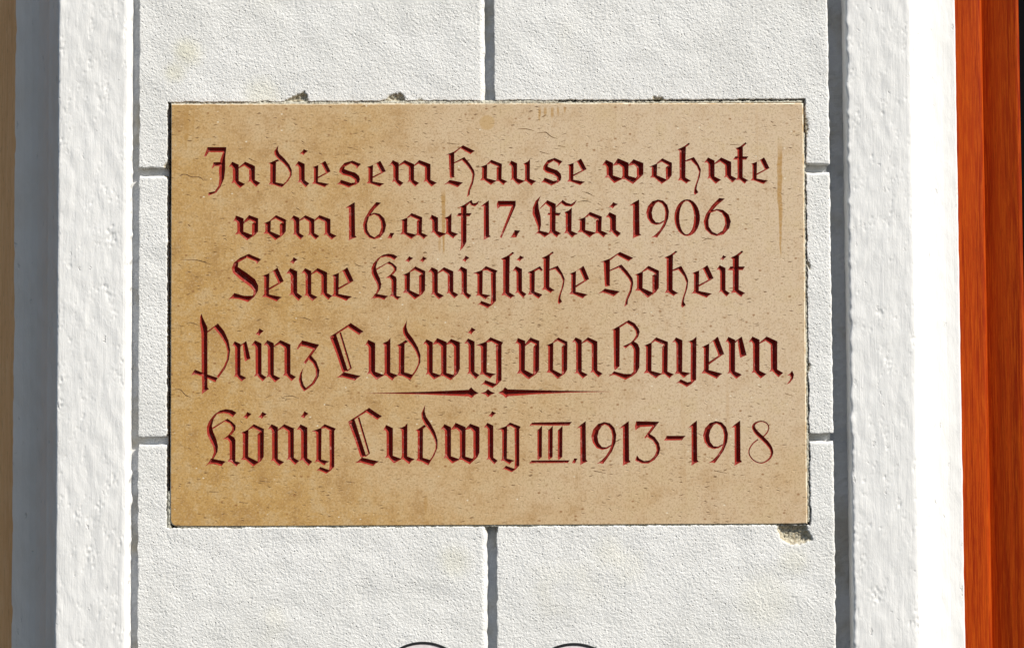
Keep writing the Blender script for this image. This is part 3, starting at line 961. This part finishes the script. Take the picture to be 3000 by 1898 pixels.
G['h'] = (S4, 120, 190, [_hs,
                         [(1230, 302), (1235, 285), (1335, 246), (1345, 262), (1305, 285)],
                         [(1318, 254), (1335, 246), (1390, 330), (1418, 392), (1408, 470), (1374, 570), (1366, 622), (1388, 660), (1348, 692), (1334, 670), (1342, 605), (1378, 500), (1396, 420), (1368, 355), (1298, 284)]])
G['t'] = (S4, 190, 85, [[(1823, 144), (1880, 118), (1945, 68), (1957, 84), (1912, 125), (1910, 482), (1982, 520), (1955, 532), (1935, 562), (1875, 512), (1825, 518), (1847, 485), (1845, 165)],
                        [(1793, 278), (1820, 238), (1977, 238), (1952, 277)]])
G['c'] = (S3, 80, 70, [[(1672, 270), (1735, 240), (1800, 203), (1832, 242), (1815, 258), (1790, 238), (1748, 262), (1745, 460), (1827, 492), (1785, 537), (1720, 490), (1675, 495), (1692, 455), (1690, 290)]])
G['6'] = (S4, 0, 0, [[(1834, 136), (1775, 128), (1700, 215), (1640, 315), (1616, 400), (1633, 490), (1690, 552), (1750, 570), (1820, 550), (1815, 522), (1760, 548), (1705, 518), (1670, 460), (1666, 385), (1688, 305), (1752, 215)],
                     [(1680, 285), (1750, 254), (1815, 266), (1872, 320), (1894, 400), (1877, 480), (1820, 550), (1750, 570), (1755, 545), (1810, 505), (1836, 430), (1828, 360), (1800, 302), (1750, 274), (1685, 302)]])
G['f'] = (S4, 0, 0, [[(733, 194), (800, 162), (885, 105), (900, 120), (860, 150), (830, 178), (770, 200)],
                     [(868, 118), (885, 105), (905, 145), (940, 140), (977, 112), (962, 155), (928, 183), (885, 172), (860, 140)],
                     [(762, 200), (830, 155), (828, 600), (800, 652), (748, 708), (763, 640)],
                     [(708, 298), (735, 260), (890, 260), (864, 300)]])
G['7'] = (S4, 0, 0, [[(1188, 214), (1183, 150), (1198, 113), (1407, 113), (1382, 178), (1225, 180)],
                     [(1370, 130), (1407, 113), (1407, 172), (1240, 554), (1220, 546), (1362, 172)]])
G['M'] = (S4, 0, 0, [[(1702, 53), (1640, 115), (1605, 200), (1603, 270), (1640, 362), (1664, 420), (1668, 470), (1690, 470), (1706, 400), (1702, 310), (1678, 205), (1672, 130)],
                     [(1685, 218), (1690, 200), (1780, 106), (1795, 118), (1760, 150)],
                     [(1768, 116), (1780, 106), (1880, 150), (1876, 465), (1947, 500), (1915, 515), (1890, 548), (1825, 495), (1790, 500), (1808, 465), (1808, 192), (1758, 150)],
                     [(1608, 522), (1645, 498), (1680, 463), (1800, 495), (1830, 488), (1745, 548), (1690, 505), (1655, 500)],
                     [(1778, 282), (1790, 256), (1942, 256), (1917, 293)],
                     [(1875, 198), (1885, 175), (1960, 103), (1975, 115), (1935, 150)],
                     [(1948, 112), (1960, 103), (2005, 135), (2060, 152), (2130, 103), (2105, 150), (2070, 182), (1990, 178), (1942, 142)],
                     [(1983, 248), (2030, 228), (2070, 193), (2066, 470), (2142, 505), (2105, 520), (2070, 552), (2015, 494), (1978, 502), (1997, 465), (1995, 272)]])
_o, _i = ell(1658, 313, 150, 217, -90, 90), ell(1650, 313, 88, 196, 90, -90)
G['0'] = (S4, 0, 0, [_o + _i, ell(1658, 313, 150, 217, 90, 270) + ell(1658, 313, 92, 198, 270, 90)])
G['S'] = (S4, 0, 0, [[(352, 97), (250, 143), (180, 200), (156, 260), (168, 318), (260, 400), (370, 480), (413, 528), (412, 575), (330, 662), (350, 662), (420, 607), (467, 530), (470, 470), (432, 395), (330, 318), (228, 250), (234, 197), (325, 148)],
                     [(325, 118), (355, 95), (507, 160), (478, 185), (455, 217), (438, 183), (335, 142)],
                     [(113, 632), (150, 600), (185, 556), (300, 590), (425, 588), (345, 664), (240, 628), (160, 622)]])
G['flourish'] = (3.01, 0, 0, [[(68, 156), (350, 149), (600, 142), (1015, 124), (1015, 184), (600, 166), (350, 160)],
                              [(1025, 102), (1050, 130), (1090, 155), (1055, 172), (1030, 198), (1000, 182), (1000, 125)]])
G['lozenge'] = (3.01, 0, 0, [[(1106, 156), (1150, 140), (1172, 118), (1200, 140), (1238, 155), (1200, 168), (1172, 192), (1150, 168)]])
G['flourish2'] = (3.01, 0, 0, [[(2292, 140), (1800, 132), (1335, 120), (1335, 184), (1600, 164), (1900, 150)],
                               [(1262, 152), (1300, 130), (1322, 101), (1350, 122), (1350, 182), (1330, 198), (1305, 172)]])

TEXT = [   # glyph, zoom, bounding box in that zoom, (further components of the same letter)
    ('I', 'A', 70, 128, 338, 700), ('n', 'A', 360, 298, 735, 610), ('d', 'A', 820, 105, 1105, 605),
    ('i', 'A', 1140, 290, 1310, 600, ('dot', 1195, 150, 1298, 222)), ('e', 'A', 1335, 288, 1560, 600),
    ('s', 'A', 1632, 285, 1920, 602), ('e', 'A', 1975, 288, 2210, 595), ('m', 'B', 165, 278, 722, 592),
    ('H', 'B', 800, 105, 1170, 715), ('a', 'B', 1225, 275, 1555, 575), ('u', 'B', 1565, 265, 1895, 580),
    ('s', 'B', 1945, 252, 2200, 580), ('e', 'B', 2245, 262, 2483, 575), ('w', 'C', 255, 258, 742, 562),
    ('o', 'C', 810, 258, 1078, 562), ('h', 'C', 1140, 78, 1418, 690), ('n', 'C', 1455, 248, 1840, 560),
    ('t', 'C', 1795, 70, 1980, 560), ('e', 'C', 1995, 248, 2225, 562),
    ('v', 'D', 90, 282, 388, 580), ('o', 'D', 440, 282, 715, 580), ('m', 'D', 765, 282, 1310, 572),
    ('1', 'D', 1400, 130, 1548, 582), ('6', 'D', 1618, 130, 1892, 568), ('.', 'D', 1905, 490, 1990, 555),
    ('a', 'E', 45, 258, 378, 568), ('u', 'E', 390, 258, 735, 560), ('f', 'E', 710, 105, 978, 705),
    ('1', 'E', 985, 108, 1115, 578), ('7', 'E', 1185, 115, 1408, 552), ('.', 'E', 1350, 460, 1460, 545),
    ('M', 'E', 1605, 55, 2140, 550), ('a', 'F', 365, 245, 730, 548),
    ('i', 'F', 700, 248, 880, 545, ('dot', 735, 130, 845, 205)), ('1', 'F', 965, 98, 1120, 558),
    ('9', 'F', 1175, 100, 1445, 548), ('0', 'F', 1508, 97, 1808, 530), ('6', 'F', 1850, 82, 2172, 530),
    ('S', 'G', 115, 95, 505, 662), ('e', 'G', 505, 258, 768, 655),
    ('i', 'G', 795, 262, 988, 648, ('dot', 838, 135, 932, 215)), ('n', 'G', 975, 262, 1340, 650),
    ('e', 'G', 1320, 255, 1590, 648), ('K', 'H', 80, 80, 400, 548),
    ('o', 'H', 405, 208, 640, 542, ('dot', 435, 105, 520, 168), ('dot', 580, 108, 658, 168)),
    ('n', 'H', 668, 215, 975, 542), ('i', 'H', 965, 208, 1105, 540, ('dot', 1010, 98, 1085, 165)),
    ('g', 'H', 1115, 205, 1368, 628), ('l', 'H', 1400, 62, 1548, 535),
    ('i', 'H', 1518, 205, 1660, 525, ('dot', 1555, 98, 1638, 158)), ('c', 'H', 1672, 205, 1825, 535),
    ('h', 'H', 1810, 58, 2045, 590), ('e', 'H', 2085, 202, 2292, 532),
    ('H', 'I', 605, 72, 1028, 718), ('o', 'I', 1035, 235, 1328, 612), ('h', 'I', 1390, 60, 1672, 728),
    ('e', 'I', 1705, 228, 1970, 612), ('i', 'I', 2000, 228, 2160, 600, ('dot', 2045, 110, 2120, 172)),
    ('t', 'I', 2135, 55, 2345, 605),
    ('P', 'J', 78, 70, 540, 1020), ('r', 'J', 560, 395, 778, 872),
    ('i', 'J', 785, 388, 965, 872, ('dot', 835, 248, 935, 338)), ('n', 'J', 930, 385, 1313, 882),
    ('z', 'J', 1320, 388, 1590, 987), ('L', 'J', 1705, 183, 2110, 862), ('u', 'K', 520, 358, 910, 862),
    ('d', 'K', 885, 150, 1172, 855), ('w', 'K', 1200, 360, 1635, 858),
    ('i', 'K', 1685, 365, 1865, 845, ('dot', 1725, 235, 1822, 322)), ('g', 'K', 1820, 352, 2145, 950),
    ('v', 'L', 328, 426, 674, 1018), ('o', 'L', 765, 425, 1072, 1008), ('n', 'L', 1135, 422, 1568, 1005),
    ('B', 'L', 1645, 180, 2092, 1024), ('a', 'M', 180, 352, 545, 838), ('y', 'M', 515, 343, 805, 938),
    ('e', 'M', 858, 345, 1130, 842), ('r', 'M', 1145, 342, 1395, 842), ('n', 'M', 1415, 342, 1825, 838),
    ('comma', 'M', 1862, 742, 1952, 908),
    ('K', 'N', 80, 72, 505, 748), ('o', 'N', 495, 248, 775, 748, ('dot', 528, 103, 630, 190), ('dot', 705, 103, 810, 187)),
    ('n', 'N', 820, 248, 1190, 742), ('i', 'N', 1158, 250, 1345, 740, ('dot', 1203, 95, 1300, 185)),
    ('g', 'N', 1335, 248, 1620, 832), ('L', 'O', 155, 55, 558, 742), ('u', 'O', 572, 235, 945, 720),
    ('d', 'O', 950, 18, 1212, 735), ('w', 'O', 1248, 232, 1705, 722),
    ('i', 'O', 1755, 232, 1920, 722, ('dot', 1808, 95, 1900, 170)), ('g', 'O', 1918, 228, 2190, 815),
    ('III', 'P', 335, 265, 945, 862), ('.', 'P', 940, 780, 1022, 850), ('1', 'P', 1000, 255, 1165, 880),
    ('9', 'P', 1215, 268, 1570, 858), ('1', 'P', 1598, 255, 1775, 888), ('3', 'P', 1832, 256, 2190, 855),
    ('-', 'Q', 315, 462, 620, 530), ('1', 'Q', 645, 245, 808, 885), ('9', 'Q', 865, 255, 1220, 848),
    ('1', 'Q', 1250, 245, 1420, 888), ('8', 'Q', 1505, 250, 1858, 855),
    ('flourish', 'R', 68, 102, 1090, 198), ('lozenge', 'R', 1106, 118, 1238, 192), ('flourish2', 'R', 1262, 101, 2292, 198)]


def place(glyph, zoom, box):
    """glyph polygons fitted to a box; heads and feet keep their shape, only the uprights stretch"""
    sc, zt, zb, polys = G[glyph]
    ox, oy, zs = ZM[zoom]
    allp = np.array([p for q in polys for p in q])
    x0, y0 = allp.min(0)
    x1, y1 = allp.max(0)
    X0, Y0, X1, Y1 = ox + box[0] / zs, oy + box[1] / zs, ox + box[2] / zs, oy + box[3] / zs
    kx = (X1 - X0) / (x1 - x0)
    ky = (Y1 - Y0) / (y1 - y0)
    g = kx
    mid = (y1 - y0) - zt - zb
    MID = (Y1 - Y0) - (zt + zb) * g
    out = []
    for q in polys:
        r = []
        for x, y in q:
            X = X0 + (x - x0) * kx
            if zt + zb == 0 or MID <= 0:
                Y = Y0 + (y - y0) * ky
            else:
                u = y - y0
                if u <= zt:
                    Y = Y0 + u * g
                elif u >= zt + mid:
                    Y = Y1 - (y1 - y) * g
                else:
                    Y = Y0 + zt * g + (u - zt) / mid * MID
            r.append(lp(X, Y))
        out.append(r)
    return out


def ccw(q):
    q = [Vector(p) for p in q]
    ar = sum(q[i].x * q[(i + 1) % len(q)].y - q[(i + 1) % len(q)].x * q[i].y for i in range(len(q)))
    return q if ar > 0 else q[::-1]


def union_outline(polys):
    """verts and boundary edges of the union of overlapping polygons"""
    vs, fs = [], []
    for q in polys:
        q = ccw(q)
        fs.append(list(range(len(vs), len(vs) + len(q))))
        vs += q
    rv, re, rf, ov, oe, of = delaunay_2d_cdt(vs, [], fs, 0, 1e-6, True)
    cnt = {}
    for f, src in zip(rf, of):
        if not src:
            continue
        for i in range(3):
            k = (f[i], f[(i + 1) % 3])
            if (k[1], k[0]) in cnt:
                del cnt[(k[1], k[0])]
            else:
                cnt[k] = 1
    edges = list(cnt)
    used = sorted({i for e_ in edges for i in e_})
    mp = {u: i for i, u in enumerate(used)}
    return [rv[u] for u in used], [(mp[a_], mp[b_]) for a_, b_ in edges]


STEP = 1.9 * PXM
CUT = 1.45                                        # slope of the chiselled walls
GAP = 1e-9


def carve(name, polys, parent, mat):
    bv, be = union_outline(polys)
    B = np.array([(v.x, v.y) for v in bv])
    E = np.array(be)
    A_, B_ = B[E[:, 0]], B[E[:, 1]]

    def inside_dist(P):
        dx, dz = (B_ - A_)[:, 0], (B_ - A_)[:, 1]
        rel = P[:, None, :] - A_[None]
        t = np.clip((rel[..., 0] * dx + rel[..., 1] * dz) / (dx * dx + dz * dz + 1e-30), 0, 1)
        d = np.hypot(rel[..., 0] - t * dx, rel[..., 1] - t * dz).min(1)
        cond = (A_[None, :, 1] > P[:, None, 1]) != (B_[None, :, 1] > P[:, None, 1])
        xi = dx * (P[:, None, 1] - A_[None, :, 1]) / (dz + 1e-30) + A_[None, :, 0]
        ins = (cond & (P[:, None, 0] < xi)).sum(1) % 2 == 1
        return ins, d
    mn, mx = B.min(0), B.max(0)
    gx = np.arange(mn[0], mx[0] + STEP, STEP)
    gz = np.arange(mn[1], mx[1] + STEP, STEP * 0.866)
    PX_, PZ_ = np.meshgrid(gx, gz)
    PX_ = PX_ + (np.arange(len(gz)) % 2)[:, None] * STEP / 2
    P = np.stack([PX_.ravel(), PZ_.ravel()], -1)
    ins, d = inside_dist(P)
    keep = ins & (d > STEP * 0.45)
    P = P[keep]
    vs = [Vector(v) for v in bv] + [Vector((float(p[0]), float(p[1]))) for p in P]
    rv, re, rf, ov, oe, of = delaunay_2d_cdt(vs, be, [], 0, 1e-7, False)
    V = np.array([(v.x, v.y) for v in rv])
    Ff = np.array([f for f in rf if len(f) == 3])
    cen = V[Ff].mean(1)
    ci, _ = inside_dist(cen)
    Ff = Ff[ci]
    _, dv = inside_dist(V)
    dep = np.minimum(dv * CUT, 0.0085)
    dep[dv < 1e-6] = 0
    V3 = np.stack([V[:, 0], dep, V[:, 1]], -1)
    V3, Ff, _ = compact(V3, Ff)
    mesh_obj(name, V3, Ff, mat, parent)
    return bv, be


plaque = thing("memorial_plaque", "tan limestone memorial plaque with red painted carved blackletter inscription set into the wall",
               "plaque", (PCX, -0.0012, PZ0))
plaque.rotation_euler.x = 0.0052
RED, STONE, ARRIS = mat_red(), mat_stone(), mat_arris()
all_v, all_e, all_polys = [], [], []
KIND = {'.': 'full_stop', 'comma': 'comma', '-': 'dash', 'flourish': 'ornament', 'flourish2': 'ornament', 'lozenge': 'ornament',
        'III': 'numeral'}
for item in TEXT:
    glyph, zoom, box = item[0], item[1], item[2:6]
    polys = place(glyph, zoom, box)
    for extra in item[6:]:
        polys += place(extra[0], zoom, extra[1:])
    nm = KIND.get(glyph, 'digit' if glyph.isdigit() else 'letter')
    bv, be = carve(nm, polys, plaque, RED)
    k = len(all_v)
    all_v += [Vector(v) for v in bv]
    all_e += [(a_ + k, b_ + k) for a_, b_ in be]
    all_polys.append((bv, be))

# brown fossil veins and hair cracks in the stone, each a shallow open seam
VEIN = mat_plain("brown_fossil_vein", (0.21, 0.115, 0.05), 0.8, 0.2)
for line in ([(528, 516), (533, 512), (544, 511.6), (552, 515), (562, 519), (578, 519), (589, 522), (598, 531)],
             [(1516, 379), (1541, 378.6), (1566, 385)], [(1572, 391), (1594, 388.6), (1601, 390), (1616, 402), (1634, 407)],
             [(1635, 428), (1656, 431)], [(550, 945), (567, 947), (584, 955)], [(506, 1142), (527, 1141), (542, 1156), (561, 1165)],
             [(831, 1160), (856, 1160), (876, 1167)], [(834, 1171), (851, 1168)], [(869, 930), (894, 932), (914, 941)],
             [(530, 761), (572, 762), (598, 768), (618, 775)], [(2056, 707), (2073, 699), (2092, 703)],
             [(1692, 592), (1712, 589), (1732, 592)], [(2139, 424), (2168, 426)], [(1705, 562), (1724, 567), (1740, 576)],
             [(1037, 770), (1049, 778), (1066, 781)], [(1018, 432), (1040, 436)], [(729, 465), (752, 475)],
             [(1740, 1379), (1775, 1386)], [(952, 1185), (976, 1189)], [(1581, 445), (1610, 453)], [(2300, 1152), (2325, 1160)],
             [(868, 610), (885, 620)], [(612, 1440), (640, 1441)], [(1014, 1410), (1040, 1414)], [(700, 1470), (725, 1474)],
             [(1310, 420), (1345, 424)], [(760, 1408), (790, 1412)], [(2092, 1378), (2130, 1386)]):
    n = len(line)
    wv = [1.0] + [2.5] * (n - 2) + [1.0] if n > 2 else [2.4, 1.2]
    quads = ribbon([(x, y, w) for (x, y), w in zip(line, wv)])
    bv, be = carve("fossil_vein", [[lp(x, y) for x, y in q] for q in quads], plaque, VEIN)
    k = len(all_v)
    all_v += [Vector(v) for v in bv]
    all_e += [(a_ + k, b_ + k) for a_, b_ in be]
    all_polys.append((bv, be))

# slab: front face with the letters cut out, pale worn arris, sides and back
rnd = random.Random(4)
corners = [lp(502, 306), lp(2353, 303), lp(2366, 1534), lp(516, 1542), lp(506, 1538), lp(500, 1531), lp(498, 1522)]
outline = []
for i in range(len(corners)):
    p, q = Vector(corners[i]), Vector(corners[(i + 1) % len(corners)])
    n = max(1, int((q - p).length / 0.02))
    nr = Vector((-(q - p).y, (q - p).x)).normalized()
    for k in range(n):
        j = rnd.gauss(0, 0.0002) if k else 0
        outline.append(p + (q - p) * (k / n) + nr * j)
outline = ccw(outline)


def inset(loop, amt):
    out = []
    for i in range(len(loop)):
        a_, b_, c_ = loop[i - 1], loop[i], loop[(i + 1) % len(loop)]
        t1, t2 = (b_ - a_).normalized(), (c_ - b_).normalized()
        nn = (Vector((-t1.y, t1.x)) + Vector((-t2.y, t2.x))).normalized()
        out.append(b_ + nn * amt[i])
    return out


xr = max(p.x for p in outline)
am = [(0.0024 if p.x > xr - 0.012 else 0.0014) + max(0, rnd.gauss(0, 0.0004)) for p in outline]
inn = inset(outline, am)
vs = all_v + inn
n0 = len(all_v)
es = all_e + [(n0 + i, n0 + (i + 1) % len(inn)) for i in range(len(inn))]
rv, re, rf, ov, oe, of = delaunay_2d_cdt(vs, es, [], 1, 1e-8, False)
V = np.array([(v.x, v.y) for v in rv])
Ff = np.array([f for f in rf if len(f) == 3])
cen = V[Ff].mean(1)
hole = np.zeros(len(cen), bool)
for bv, be in all_polys:
    B = np.array([(v.x, v.y) for v in bv])
    E = np.array(be)
    mn, mx = B.min(0), B.max(0)
    idx = np.where((cen > mn).all(1) & (cen < mx).all(1))[0]
    if not len(idx):
        continue
    P = cen[idx]
    A_, B_ = B[E[:, 0]], B[E[:, 1]]
    cond = (A_[None, :, 1] > P[:, None, 1]) != (B_[None, :, 1] > P[:, None, 1])
    xi = (B_ - A_)[:, 0] * (P[:, None, 1] - A_[None, :, 1]) / ((B_ - A_)[:, 1] + 1e-30) + A_[None, :, 0]
    hole[idx] |= (cond & (P[:, None, 0] < xi)).sum(1) % 2 == 1
Ff = Ff[~hole]
V3 = np.stack([V[:, 0], np.zeros(len(V)), V[:, 1]], -1)
V3, Ff, _ = compact(V3, Ff)
faces = [tuple(int(i) for i in f) for f in Ff]
k0 = len(V3)
n = len(inn)
sv = [(p.x, 0.0, p.y) for p in inn] + [(p.x, 0.0013, p.y) for p in outline] + [(p.x, 0.0285, p.y) for p in outline]
slab_v = [tuple(v) for v in V3] + sv
mats = [0] * len(faces)
for i in range(n):
    j = (i + 1) % n
    faces.append((k0 + i, k0 + n + i, k0 + n + j, k0 + j))
    mats.append(1)
    faces.append((k0 + n + i, k0 + 2 * n + i, k0 + 2 * n + j, k0 + n + j))
    mats.append(0)
faces.append(tuple(k0 + 2 * n + i for i in range(n)))
mats.append(0)
slab = mesh_obj("slab", slab_v, faces, STONE, plaque)
slab.data.materials.append(ARRIS)
slab.data.polygons.foreach_set("material_index", np.array(mats, dtype=np.int32))
